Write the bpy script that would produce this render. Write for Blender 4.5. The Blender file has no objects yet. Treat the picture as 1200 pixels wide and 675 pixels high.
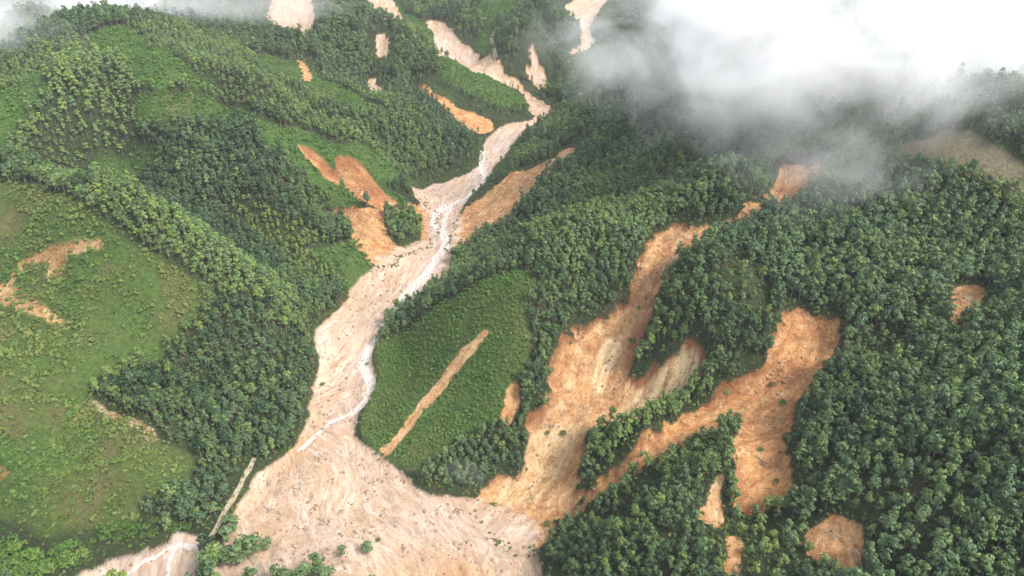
import bpy, math, random
import numpy as np
from mathutils import Vector, Matrix

random.seed(7)
rng = np.random.default_rng(11)
S = bpy.context.scene
COL = S.collection

# ------------------------------------------------------------------ camera, sky, sun, exposure
CAM_Z, PITCH, F_PX = 220.0, math.radians(30), 800.0
cd = bpy.data.cameras.new('camera')
cam = bpy.data.objects.new('camera', cd); COL.objects.link(cam)
cam.location = (0, 0, CAM_Z); cam.rotation_euler = (math.pi/2 - PITCH, 0, 0)
cd.sensor_width = 36.0; cd.lens = 24.0; cd.clip_start = 1.0; cd.clip_end = 6000
S.camera = cam

SUN_EL, SUN_AZ = math.radians(50), math.radians(116)     # azimuth measured from +Y towards +X
W = bpy.data.worlds.new('World'); S.world = W; W.use_nodes = True
wn = W.node_tree; wn.nodes.clear()
sky = wn.nodes.new('ShaderNodeTexSky'); sky.sky_type = 'NISHITA'; sky.sun_disc = False
sky.sun_elevation = SUN_EL; sky.sun_rotation = SUN_AZ % (2*math.pi)
sky.altitude = 400; sky.air_density = 1.0; sky.dust_density = 4.0; sky.ozone_density = 1.0
hs = wn.nodes.new('ShaderNodeHueSaturation'); hs.inputs['Saturation'].default_value = 0.42   # cloud deck greys the sky
bg = wn.nodes.new('ShaderNodeBackground'); bg.inputs['Strength'].default_value = 0.15
wo = wn.nodes.new('ShaderNodeOutputWorld')
wn.links.new(sky.outputs[0], hs.inputs['Color']); wn.links.new(hs.outputs[0], bg.inputs['Color']); wn.links.new(bg.outputs[0], wo.inputs['Surface'])
sl = bpy.data.lights.new('sun', 'SUN'); sl.energy = 1.5; sl.angle = math.radians(14); sl.color = (1.0, 0.965, 0.91)
so = bpy.data.objects.new('sun', sl); COL.objects.link(so)
sd = Vector((math.sin(SUN_AZ)*math.cos(SUN_EL), math.cos(SUN_AZ)*math.cos(SUN_EL), math.sin(SUN_EL)))
so.rotation_euler = sd.to_track_quat('Z', 'Y').to_euler()
S.view_settings.view_transform = 'Standard'; S.view_settings.look = 'None'
S.view_settings.exposure = 1.27; S.view_settings.gamma = 1.0
S.render.engine = 'CYCLES'
S.cycles.max_bounces = 48; S.cycles.diffuse_bounces = 3; S.cycles.glossy_bounces = 2; S.cycles.transmission_bounces = 2
S.cycles.volume_bounces = 48; S.cycles.transparent_max_bounces = 8
S.cycles.use_denoising = True; S.cycles.volume_step_rate = 2.0; S.cycles.volume_max_steps = 256

# ------------------------------------------------------------------ numeric helpers
def ray(px, py):
    v = (337.5 - py)/F_PX; u = (px - 600.0)/F_PX
    return u, math.cos(PITCH) + math.sin(PITCH)*v, -math.sin(PITCH) + math.cos(PITCH)*v

def P(px, py, z):
    u, dy, dz = ray(px, py); t = (z - CAM_Z)/dz
    return (u*t, dy*t, z)

def _hash(ix, iy, seed):
    n = (ix.astype(np.int64)*374761393 + iy.astype(np.int64)*668265263 + seed*2147483647) & 0xffffffff
    n = ((n ^ (n >> 13))*1274126177) & 0xffffffff
    n = n ^ (n >> 16)
    return (n & 0xffff)/32767.5 - 1.0

def vnoise(x, y, seed=0):
    x = np.asarray(x, float); y = np.asarray(y, float)
    ix = np.floor(x); iy = np.floor(y); fx = x - ix; fy = y - iy
    fx = fx*fx*(3-2*fx); fy = fy*fy*(3-2*fy)
    a = _hash(ix, iy, seed); b = _hash(ix+1, iy, seed); c = _hash(ix, iy+1, seed); d = _hash(ix+1, iy+1, seed)
    return (a*(1-fx)+b*fx)*(1-fy) + (c*(1-fx)+d*fx)*fy

def fbm(x, y, sc, octv=4, seed=0, gain=0.5):
    s = 0; a = 1; tot = 0; f = 1.0/sc
    for k in range(octv):
        s = s + a*vnoise(x*f + 17.3*k, y*f - 9.1*k, seed+k); tot += a; a *= gain; f *= 2.03
    return s/tot

def smooth(e0, e1, x):
    t = np.clip((x-e0)/(e1-e0), 0, 1); return t*t*(3-2*t)

# ------------------------------------------------------------------ the lie of the land: surveyed points (seen at picture point px, py; height z)
SURVEY = [
 # valley floor
 (470,672,-1),(560,650,0),(620,672,0),(380,660,-1),(300,672,-2),(330,600,0),(420,600,1),(520,610,1),(600,610,3),(380,540,4),(440,560,3),(395,470,8),(375,430,10),
 (415,390,13),(440,355,17),(480,320,20),(520,300,22),(500,275,24),(530,250,27),(560,205,34),(580,175,38),(615,145,45),(640,130,49),
 # tributary channel up-left, far valley
 (613,105,56),(587,90,62),(550,63,71),(513,50,79),(500,27,87),(460,7,97),(632,92,57),(665,66,65),(690,50,70),(685,30,78),(700,8,88),
 # spur A, left fields
 (0,225,80),(40,222,79),(130,275,69),(220,325,53),(310,370,32),(365,402,16),(0,290,66),(0,400,46),(150,430,33),(0,480,36),(0,560,27),(80,520,24),(150,560,15),(220,560,8),
 (295,560,2),(100,645,-1),(10,640,8),(0,675,10),(60,600,15),(250,450,19),(320,480,9),(350,440,13),(90,350,52),(200,390,38),(200,500,20),(180,640,-3),(110,668,-3),(215,668,-3),(250,600,1),
 # gully between A and B
 (60,205,70),(130,215,57),(280,272,38),(350,310,27),(405,342,18),
 # spur B
 (150,48,110),(210,85,101),(265,118,93),(300,140,85),(350,157,72),(420,190,56),(480,220,38),(275,152,80),(390,237,41),(180,150,86),(100,150,89),(60,110,97),(0,185,83),(60,163,86),(130,108,92),(430,280,30),(200,200,66),(300,220,57),(360,270,38),(470,240,31),(440,250,36),(460,290,26),
 # gully behind B
 (300,130,65),(350,141,56),(420,173,46),(495,205,33),
 # hill top and spur C
 (130,42,112),(60,80,103),(0,125,94),(250,65,94),(300,80,81),(350,95,73),(450,130,59),(520,165,45),(560,190,36),
 # gully behind C, spur D
 (350,50,86),(430,78,72),(493,106,63),(567,155,41),(330,20,104),(400,30,99),(470,58,84),(520,82,74),(575,106,61),(340,0,113),
 # behind the hill top, far left
 (20,90,62),(0,40,72),(60,20,80),(200,20,92),(250,10,100),(130,18,84),
 # ridge between the valleys
 (560,30,88),(620,52,84),(600,15,98),(640,25,90),(740,25,98),
 # right valley wall
 (645,150,49),(700,100,76),(760,50,108),(820,60,116),(950,60,134),(660,172,55),(600,225,38),(545,282,24),(700,150,66),(780,140,84),(880,130,100),(1000,110,118),(1100,100,122),(1195,110,123),
 (1150,150,115),(1100,163,108),(1195,200,104),(1000,200,91),(1100,200,99),
 # gully H
 (560,292,24),(640,265,37),(740,235,57),(840,195,77),
 # spur G and the planted wedge
 (850,235,78),(700,280,58),(600,310,42),(500,360,24),(445,396,13),(428,500,7),(490,572,4),(560,578,4),(540,450,18),(620,470,20),(620,390,35),(480,470,12),(560,380,32),(610,540,7),
 # slide 1 and its arm
 (780,280,61),(740,360,44),(690,450,23),(640,540,7),(800,290,62),(855,265,70),(925,220,80),(810,420,39),(750,455,27),(800,365,52),(870,330,62),(840,400,47),
 # wedge between, slide 2, dome
 (760,505,28),(700,555,12),(940,385,55),(880,450,40),(780,532,21),(700,585,8),(890,590,27),(905,500,39),(645,605,4),(660,660,7),(700,660,12),(850,650,24),(760,600,20),(800,565,26),(850,530,33),
 # big right slope
 (1000,300,72),(1000,450,50),(1000,600,38),(1190,300,82),(1190,500,63),(1190,670,46),(1130,360,71),(950,650,30),(1100,420,62),(960,320,66),
]
EDGE = [(-40,60,-8),(40,60,-6),(150,60,30),(300,60,60),(310,200,92),(400,300,118),(450,450,132),(400,600,140),(300,720,140),(260,900,142),(170,1120,112),(330,1150,160),
 (20,1150,160),(-110,1080,125),(-300,1050,138),(-520,1150,150),(-820,950,130),(-700,650,72),(-560,470,58),(-520,330,70),(-410,260,72),(-350,160,46),(-350,60,40),(-200,60,10),
 (-800,400,70),(-800,60,70),(600,60,110),(700,400,150),(700,800,170),(700,1200,190),(-900,1250,170),(-120,90,-6),(-230,120,6),(-600,900,84),(-600,1030,110),(200,760,128),(170,830,112),(260,600,142),(330,500,134),(80,60,5)]
pts = np.array([P(*p) for p in SURVEY] + [tuple(map(float, e)) for e in EDGE])

def tps_fit(p, lam=4.0):
    n = len(p); x = p[:, :2]/100.0
    r2 = ((x[:, None]-x[None])**2).sum(-1)
    K = np.where(r2 > 0, 0.5*r2*np.log(r2+1e-12), 0) + np.eye(n)*lam*1e-3
    A = np.zeros((n+3, n+3)); A[:n, :n] = K; A[:n, n] = 1; A[:n, n+1:] = x; A[n, :n] = 1; A[n+1:, :n] = x.T
    return np.linalg.solve(A, np.r_[p[:, 2], 0, 0, 0]), x
TW, TX = tps_fit(pts)
def tps(x, y):
    x = np.asarray(x)/100.0; y = np.asarray(y)/100.0
    z = TW[-3] + TW[-2]*x + TW[-1]*y
    for k in range(len(TX)):
        r2 = (x-TX[k, 0])**2 + (y-TX[k, 1])**2 + 1e-12
        z = z + TW[k]*0.5*r2*np.log(r2)
    return z

# coarse sheet of the bare form (5 m), used for lookups
CX = np.arange(-900, 901, 5.0); CY = np.arange(40, 1261, 5.0)
CZ = tps(*np.meshgrid(CX, CY))
def blur(A, s):
    k = np.exp(-.5*(np.arange(-3*s, 3*s+1)/s)**2); k /= k.sum(); n = 3*s
    for ax in (0, 1):
        B = np.pad(A, [(n, n) if i == ax else (0, 0) for i in (0, 1)], mode='edge')
        A = np.apply_along_axis(lambda r: np.convolve(r, k, 'valid'), ax, B)
    return A
CD = np.clip(1.1*(CZ-blur(CZ, 12)), -6, 20)
CD += np.clip(.9*(CZ-blur(CZ, 5)), -3, 8)
CZ = CZ + CD
def bil(G, x, y):
    fx = np.clip((np.asarray(x)-CX[0])/5.0, 0, len(CX)-1.001); fy = np.clip((np.asarray(y)-CY[0])/5.0, 0, len(CY)-1.001)
    i = fx.astype(int); j = fy.astype(int); fx = fx-i; fy = fy-j
    return (G[j, i]*(1-fx)+G[j, i+1]*fx)*(1-fy) + (G[j+1, i]*(1-fx)+G[j+1, i+1]*fx)*fy
def base_z(x, y): return bil(CZ, x, y)
TT = np.arange(120, 1500, 1.0)
def G2(px, py):
    """where the line of sight through a picture point meets the land (plan position)"""
    u, dy, dz = ray(px, py)
    x = u*TT; y = dy*TT; z = CAM_Z + dz*TT
    h = base_z(x, y); k = np.argmax(z < h)
    if not (z < h).any(): k = len(TT)-1
    return (x[k], y[k])

def chaikin(p, n=1, closed=True):
    p = np.array(p, float)
    for _ in range(n):
        q = np.roll(p, -1, 0) if closed else p[1:]
        a = p if closed else p[:-1]
        r = np.empty((2*len(a), 2)); r[0::2] = .75*a+.25*q; r[1::2] = .25*a+.75*q
        p = r if closed else np.vstack([p[:1], r, p[-1:]])
    return p
def plan(poly, n=1): return chaikin([G2(*q) for q in poly], n)

# ------------------------------------------------------------------ ground sheet grid
def axis(lo, hi, c0, c1, step, grow, mx):
    a = [c0]
    while a[-1] < c1: a.append(a[-1]+step)
    s = step
    while a[-1] < hi: s = min(s*grow, mx); a.append(a[-1]+s)
    b = [c0]; s = step
    while b[-1] > lo: s = min(s*grow, mx); b.append(b[-1]-s)
    return np.array(b[:0:-1] + a)
GX = axis(-900, 900, -235, 235, 1.2, 1.06, 14.0)
GY = axis(45, 1260, 135, 480, 1.2, 1.012, 6.0)
NX, NY = len(GX), len(GY)
X, Y = np.meshgrid(GX, GY)

def sdf(poly, margin=25.0):
    """signed distance in plan to a closed outline, negative inside; large far away"""
    out = np.full(X.shape, 99.0)
    x0, y0 = poly.min(0)-margin; x1, y1 = poly.max(0)+margin
    i0, i1 = np.searchsorted(GX, [x0, x1]); j0, j1 = np.searchsorted(GY, [y0, y1])
    x = X[j0:j1, i0:i1]; y = Y[j0:j1, i0:i1]
    d = np.full(x.shape, 1e9); ins = np.zeros(x.shape, bool)
    for a, b in zip(poly, np.roll(poly, -1, 0)):
        e = b-a; L = max((e**2).sum(), 1e-9)
        t = np.clip(((x-a[0])*e[0]+(y-a[1])*e[1])/L, 0, 1)
        d = np.minimum(d, (x-a[0]-t*e[0])**2 + (y-a[1]-t*e[1])**2)
        c = (a[1] > y) != (b[1] > y)
        with np.errstate(divide='ignore', invalid='ignore'):
            ins ^= c & (x < (b[0]-a[0])*(y-a[1])/(b[1]-a[1]+1e-12)+a[0])
    d = np.sqrt(d); out[j0:j1, i0:i1] = np.where(ins, -d, d)
    return out

def flow(axis_pts, x, y, ext=0.0):
    """along / across coordinates of a flow line"""
    p = np.array(axis_pts, float)
    if ext:
        a = p[0]-p[1]; b = p[-1]-p[-2]; p = np.vstack([p[0]+a/np.linalg.norm(a)*ext, p, p[-1]+b/np.linalg.norm(b)*ext])
    seg = np.diff(p, axis=0); L = np.sqrt((seg**2).sum(1)); cum = np.r_[0, np.cumsum(L)]
    best = np.full(x.shape, 1e18); s = np.zeros(x.shape); t = np.zeros(x.shape)
    for k in range(len(seg)):
        e = seg[k]/L[k]; rx = x-p[k, 0]; ry = y-p[k, 1]
        a = rx*e[0]+ry*e[1]
        ac = np.clip(a, 0, L[k]); d = (rx-ac*e[0])**2 + (ry-ac*e[1])**2
        m = d < best; best = np.where(m, d, best); s = np.where(m, cum[k]+ac, s); t = np.where(m, np.sqrt(d)*np.sign(rx*e[1]-ry*e[0]), t)
    return s, t
# ------------------------------------------------------------------ outlines of what covers the land
RIVER = [(235,700),(250,645),(268,612),(285,575),(300,552),(330,538),(350,515),(358,490),(362,470),(372,440),(368,405),(362,388),(385,370),(405,348),(425,320),(440,308),(468,288),(500,276),
 (505,255),(495,240),(478,226),(500,216),(527,211),(557,198),(567,187),(565,165),(580,150),(610,143),(627,138),(624,125),(640,121),(648,130),(633,141),(607,161),(587,190),(573,208),(560,222),(547,234),(541,250),(531,288),
 (528,325),(493,346),(450,376),(445,394),(436,418),(442,448),(430,470),(419,497),(420,513),(447,534),(483,557),(493,577),(530,581),(567,581),(600,590),(640,601),(637,640),(642,700)]
BRANCH = [(40,700),(75,666),(105,656),(130,646),(185,637),(198,627),(190,614),(215,609),(245,622),(252,645),(240,700)]
SLIDES = {   # name tag: (outline, flow line, carve depth, colour 0 orange .. 1 pale tan, label)
 'big': ([(767,275),(793,262),(812,266),(830,263),(853,258),(867,260),(860,272),(843,271),(827,283),(813,297),(795,307),(790,320),(777,333),(773,348),(760,375),(747,402),(738,425),(739,446),(770,428),(800,408),(813,405),(825,418),(823,438),(811,450),(783,473),(753,493),(720,500),(693,507),(687,523),(678,553),(670,570),(690,580),(668,602),(645,612),(640,650),(600,640),(555,605),(560,581),(570,563),(587,550),(611,553),(620,530),(618,493),(620,481),(643,477),(645,450),(650,425),(653,405),(683,388),(707,372),(727,368),(737,348),(743,318),(753,302),(760,285)],
   [(815,272),(780,285),(760,330),(735,380),(700,450),(680,500),(650,550),(610,600)], 2.6, .5, 'long orange landslide scar with pale streak running down to the mud flat'),
 'fork': ([(923,368),(943,363),(957,372),(980,372),(985,385),(987,408),(962,425),(944,442),(941,460),(937,477),(926,493),(915,503),(913,523),(923,547),(923,577),(919,592),(897,598),(865,594),(863,543),(858,530),(872,503),(866,491),(833,510),(800,527),(777,533),(733,557),(717,570),(690,588),(672,601),(668,597),(700,577),(718,560),(735,541),(753,532),(773,510),(800,493),(830,470),(851,449),(877,435),(897,425),(905,408),(915,385)],
   [(955,375),(940,410),(900,450),(840,490),(770,525),(700,585)], 1.8, .12, 'forked orange landslide scar with two tongues in the dark forest'),
 'bank': ([(668,168),(655,175),(640,189),(615,195),(600,205),(570,225),(549,240),(536,262),(524,292),(540,292),(560,271),(590,256),(601,245),(620,230),(641,206),(660,187),(674,172)],
   [(670,170),(620,215),(570,255),(535,290)], 1.6, .4, 'slanting orange scar on the far right bank above the stream'),
 'upper': ([(913,197),(927,196),(950,200),(962,192),(958,209),(943,223),(930,243),(908,250),(906,238),(890,224),(908,217)], [(945,200),(915,245)], 1.2, .1, 'broken red scar below the cloud'),
 'wisp': ([(868,244),(888,240),(900,247),(884,262),(866,266)], [(890,240),(870,265)], .8, .15, 'small ragged scar joining the long landslide at its head'),
 'edge': ([(1120,341),(1150,339),(1153,357),(1136,372),(1128,386),(1114,386),(1117,369),(1104,358)], [(1140,342),(1118,386)], 1.4, .2, 'small orange scar alone in the forest at the right'),
 'low': ([(940,634),(973,610),(987,609),(1017,622),(1007,643),(1009,664),(990,690),(977,664),(950,660)], [(985,612),(985,690)], 1.2, .3, 'small orange scar at the bottom below the forked landslide'),
 'dirt': ([(821,598),(837,560),(848,560),(843,583),(850,603),(842,620),(823,608)], [(843,560),(825,610)], .6, .7, 'thin tan scar between forest trees left of the fork'),
 'toe': ([(848,655),(858,625),(870,640),(864,690),(846,690)], [(860,625),(855,690)], .6, .3, 'narrow brown scar at the bottom edge'),
 'slit': ([(597,452),(607,448),(609,470),(601,488),(593,502),(586,488),(593,470)], [(603,450),(590,500)], .9, .2, 'short reddish scar beside the planted wedge'),
 'pock': ([(613,268),(627,264),(624,275),(615,279)], [(622,264),(616,279)], .7, .2, 'tiny orange scar in the dark gully forest'),
 'scrape': ([(104,470),(118,474),(150,492),(190,515),(186,525),(150,508),(112,486)], [(106,475),(190,522)], .3, .9, 'thin brown bare strip in the field above the dark wood'),
 'spot': ([(1014,416),(1036,414),(1040,421),(1018,424)], [(1025,412),(1025,425)], .4, .1, 'tiny reddish clearing beside pale bushes'),
 'twin': ([(343,170),(373,182),(385,193),(398,207),(397,214),(377,203),(357,187)], [(345,172),(398,212)], 1.4, .2, 'upper orange scar on the light green spur'),
 'cheek': ([(390,189),(400,185),(420,193),(433,210),(448,226),(468,236),(460,243),(440,246),(420,236),(405,216)], [(398,188),(455,243)], 1.5, .2, 'lower orange scar on the light green spur above the valley'),
 'red': ([(380,237),(400,240),(430,249),(470,237),(502,241),(512,256),(506,282),(474,296),(446,316),(427,302),(416,276),(405,255)], [(390,240),(440,270),(480,290)], 1.0, .2, 'broad reddish scar around a clump of trees at the valley side'),
 'tributary': ([(613,111),(587,98),(547,81),(533,68),(513,63),(511,48),(500,27),(510,23),(530,32),(533,47),(547,53),(553,63),(567,67),(587,77),(590,88),(613,99),(633,119),(646,127),(630,138),(622,125)], [(503,25),(520,50),(560,72),(600,97),(637,130)], 1.8, .75, 'pale debris channel coming down from the upper left'),
 'head': ([(420,-12),(455,-12),(470,18),(484,34),(480,41),(455,26),(432,10)], [(440,-10),(482,40)], 1.0, .6, 'faded pink scar in thin mist at the top'),
 'far': ([(653,13),(677,23),(683,37),(682,53),(657,70),(666,76),(690,64),(700,50),(691,40),(691,30),(707,10),(717,-12),(690,-12),(667,7)], [(700,-5),(688,40),(665,73)], 1.0, .7, 'pale debris channel in the far valley'),
 'mid': ([(613,83),(627,79),(619,63),(617,57),(627,56),(631,73),(638,82),(643,104),(634,106),(622,93)], [(622,57),(630,85),(640,105)], 1.0, .8, 'short pale debris chute where the far valley narrows'),
 'ravine': ([(491,102),(500,101),(523,120),(540,131),(562,133),(582,148),(569,160),(547,151),(530,134),(507,118)], [(493,103),(530,130),(575,155)], 1.2, .15, 'red ravine scar between two spurs'),
 'fleck': ([(441,39),(450,42),(456,52),(456,67),(442,66)], [(445,40),(450,67)], .8, .5, 'small faded scar high on the misty spur'),
 'fleck2': ([(431,93),(445,96),(445,109),(434,108)], [(438,93),(440,109)], .8, .5, 'smallest faded scar on the middle spur'),
 'crown': ([(312,-15),(362,-15),(368,22),(363,42),(350,31),(330,28),(312,24),(320,12)], [(340,-10),(358,40)], 1.0, .4, 'wide reddish scar at the top edge'),
 'drip': ([(349,71),(360,76),(369,98),(354,96)], [(354,72),(362,98)], .9, .2, 'small drop-shaped red scar below the wide one'),
 'veil': ([(164,16),(171,-5),(200,-8),(180,14)], [(185,-5),(170,14)], .8, .5, 'faint scar half hidden in the mist at the top left'),
 'track': ([(4,331),(18,304),(50,295),(117,283),(127,299),(86,307),(76,322),(62,333),(51,326),(60,308),(27,314),(10,336)], [(120,290),(60,300),(10,330)], .5, .6, 'bare tan earth track across the left field'),
 'gash': ([(-15,322),(15,330),(40,353),(86,387),(77,394),(30,372),(-15,352)], [(-10,335),(80,390)], .5, .6, 'brown strip of bare earth down the left field'),
 'clay': ([(-20,553),(14,552),(25,558),(20,565),(-20,568)], [(-10,555),(20,562)], .3, .2, 'patch of orange clay at the left edge of the field'),
 'row': ([(563,392),(572,389),(569,399),(541,426),(502,474),(472,510),(452,536),(443,533),(470,500),(500,459),(535,415)], [(570,392),(500,470),(447,534)], .6, .65, 'straight strip of bare brown earth across the planted wedge'),
}
FIELDS = {   # outline, colour (0 bright grass .. 1 olive/brown), label
 'left': ([(-60,212),(0,216),(40,222),(75,240),(130,275),(200,320),(262,345),(240,365),(215,390),(200,420),(110,455),(105,475),(130,490),(180,520),(215,530),(228,540),(225,560),(200,580),(175,592),(150,625),(110,618),(60,640),(20,610),(-60,600)], .38, 'wide scrubby field on the left slope with bushes and bare patches'),
 'wedge': ([(447,395),(500,370),(560,340),(620,322),(628,340),(612,375),(625,405),(612,450),(592,470),(580,500),(540,515),(500,545),(483,557),(447,533),(420,510),(425,480),(442,450),(437,418)], .32, 'green wedge-shaped plantation of young trees by the river'),
 'strip': ([(268,138),(300,145),(340,160),(380,180),(430,205),(487,236),(455,241),(420,245),(390,235),(350,205),(310,170)], .0, 'light green grassy strip on the spur with two orange scars'),
 'top': ([(90,50),(105,39),(130,35),(155,37),(172,55),(215,80),(265,110),(250,116),(200,96),(200,118),(150,92),(110,62)], .12, 'pale green grassy ridge running from the misty hill top'),
 'rim': ([(-40,140),(0,122),(40,90),(78,60),(82,74),(62,100),(36,135),(0,168),(-40,190)], .1, 'light green strip along the left skyline'),
 'hollow': ([(150,118),(190,112),(235,112),(280,130),(300,146),(262,148),(210,152),(170,144)], .25, 'olive clearing in the hollow behind the wooded spur'),
 'terrace': ([(513,70),(533,70),(560,84),(587,98),(620,120),(607,131),(573,123),(533,107),(510,84)], .05, 'green slope below the pale debris channel'),
 'nose': ([(335,150),(352,154),(420,184),(478,212),(484,222),(460,220),(410,196),(350,168)], .05, 'thin green edge along the crest of the scarred spur'),
 'slope': ([(300,62),(340,72),(400,102),(452,126),(440,138),(390,124),(340,100),(300,80)], .1, 'green low-grown crest of the middle spur'),
 'lawn': ([(120,170),(170,168),(190,186),(160,205),(110,196)], .1, 'small green opening on the wooded left slope'),
 'ledge': ([(497,98),(512,102),(530,118),(537,129),(520,117)], .0, 'thin bright green ledge above the red ravine'),
 'shoulder': ([(450,-10),(500,30),(513,50),(493,50),(467,30),(440,5)], .1, 'green strip beside the faded pink scar'),
 'distant': ([(560,-10),(587,-10),(613,17),(587,30),(577,37),(582,67),(556,60),(567,40),(563,17)], .05, 'pale green far field crossed by a winding track'),
 'foot': ([(360,288),(400,280),(410,276),(425,300),(437,315),(416,346),(398,334),(385,310)], .15, 'green slope at the foot of the spur beside the mud'),
 'bare': ([(1100,157),(1133,163),(1173,180),(1200,192),(1240,205),(1240,255),(1200,237),(1167,214),(1133,211),(1100,204),(1083,197),(1033,187),(1040,177),(1093,167)], 1.4, 'bare grey-brown cleared plot on the right crest below the cloud'),
}
STREAMS = [([(566,178),(563,195),(572,207),(560,220),(545,232),(525,240),(510,248),(507,258),(515,268),(524,280),(520,290),(508,305),(500,320),(488,335),(470,352),(458,368),(449,384),(441,397),(432,409),(424,418),(425,430),(434,441),(436,454),(430,468),(414,480)], 2.35),
 ([(414,480),(394,489),(374,505),(352,527)], 1.0), ([(531,240),(523,250),(520,262),(524,276)], 1.3), ([(500,318),(487,328),(474,342),(462,360)], 1.1),
 ([(240,638),(222,641),(208,637),(200,648),(197,662),(195,700)], .8), ([(203,640),(180,652),(150,668),(130,690)], .5), ([(688,38),(692,52),(680,66)], 1.6)]
ISLAND = [(449,250),(478,243),(496,262),(491,285),(470,291),(453,276)]
PALE = [([(710,388),(730,396),(716,432),(708,456),(690,456),(696,424)], 1.0), ([(735,458),(795,406),(816,408),(822,432),(780,476),(720,503),(690,503)], 1.0), ([(618,495),(690,480),(692,505),(650,560),(600,590),(570,580)], .8)]
sd_river = np.minimum(sdf(plan(RIVER)), sdf(plan(BRANCH)) + 2.2)
ragged = fbm(X, Y, 9.0, 4, 3, .7)
rag2 = fbm(X, Y, 26.0, 3, 41)
sd_river = sd_river + 2.6*ragged + 1.2*rag2
SDS = {k: sdf(plan(v[0])) + 3.3*(ragged + .5*fbm(X, Y, 3.0, 2, 4))*(0.35 if k in ('track', 'gash') else .55 if k == 'row' else 1.5 if k in ('fleck', 'fleck2', 'drip', 'crown', 'veil', 'head') else 0.6 if len(v[0]) < 12 else 1.2) + (.8*rag2 if len(v[0]) > 14 else 0) - (1.5 if k in ('fork', 'tributary', 'bank') else .4) for k, v in SLIDES.items()}
isl = sdf(plan(ISLAND)) + 1.5*ragged
SDS['red'] = np.maximum(SDS['red'], -isl)
SDF = {k: sdf(plan(v[0])) + 1.3*rag2 + .6*ragged for k, v in FIELDS.items()}

# heights: bare form + relief
Z = tps(X, Y) + bil(CD, X, Y)
slope_in = smooth(-2, 22, sd_river)                       # relief grows away from the flat valley floor
Z += slope_in*(5.2*(.6-2.2*np.abs(fbm(X, Y, 58, 3, 5))) + 1.1*fbm(X, Y, 13, 3, 6))
ax_river = [G2(*p) for p in [(700,5),(690,50),(640,100),(640,130),(590,175),(545,225),(510,290),(440,370),(410,430),(395,490),(420,580),(470,690)]]
fs, ft = flow(ax_river, X, Y, 200)
inriv = smooth(1.0, -3.0, sd_river)
mudc = inriv.copy()
wob = fbm(X, Y, 18, 3, 12)*4
Z += inriv*(0.85*fbm(fs*.35, ft+wob, 5, 5, 8, .6) + 0.6*fbm(X, Y, 8, 4, 9, .6)) - 1.3*smooth(1.5, -4.5, sd_river)
soil = np.zeros(X.shape); tanv = np.zeros(X.shape); FS = fs + 14*fbm(X, Y, 60, 3, 14)*smooth(330, 240, Y); FT = ft + wob + 16*fbm(X, Y, 45, 3, 13)*smooth(330, 240, Y)
sd_soil = np.full(X.shape, 99.0)
for k, v in SLIDES.items():
    d = SDS[k]; m = d < 12
    if not m.any(): continue
    s_, t_ = flow([G2(*p) for p in v[1]], X[m], Y[m], 90)
    t2 = t_ + 2.2*fbm(X[m], Y[m], 14, 2, 21)
    w = smooth(.8, -1.4, d[m])
    carve = -v[2]*(2.0 if len(v[0]) > 11 else 1.5)*(1 if k not in ('track', 'gash', 'scrape', 'row', 'clay', 'spot') else .4)*(.6*smooth(.8, -1.6, d[m])+.4*smooth(0, -9, d[m])) + w*min(v[2], 1.5)*(1.3*fbm(s_*.2, t2, 5.5, 5, 23, .62) + .75*fbm(X[m], Y[m], 6, 4, 25, .65))
    Z[m] += carve*(1-.85*inriv[m])
    soil[m] = np.maximum(soil[m], w*(.5 if k == 'scrape' else (.62 if k in ('track', 'gash') else 1)))
    inside = d[m] < 1.5
    a = tanv[m]; a[inside] = v[3]; tanv[m] = a
    a = FS[m]; a[inside] = s_[inside]; FS[m] = a
    a = FT[m]; a[inside] = t2[inside]; FT[m] = a
    if k in ('tributary', 'far', 'mid', 'head', 'fleck', 'fleck2', 'crown', 'veil'): mudc = np.maximum(mudc, .75*smooth(1, -1, d))
    sd_soil = np.minimum(sd_soil, d)
    if k in ('big', 'fork', 'red', 'bank'):
        j = smooth(2, -2, d)*smooth(9, -9, sd_river + 6*ragged); mudc = np.where(d < 8, np.maximum(np.minimum(mudc, smooth(9, -9, sd_river+6*ragged)), j), mudc)
grass = np.zeros(X.shape); olive = np.zeros(X.shape); sd_field = np.full(X.shape, 99.0)
for k, v in FIELDS.items():
    w = smooth(1.5, -1.5, SDF[k]); grass = np.maximum(grass, w); olive = np.where(SDF[k] < 1.5, v[1], olive); sd_field = np.minimum(sd_field, SDF[k])
# earth bank where trees stand above the flood line
Z += 1.2*np.exp(-((sd_river-3)/3.0)**2)*smooth(2, 8, sd_soil)

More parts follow.
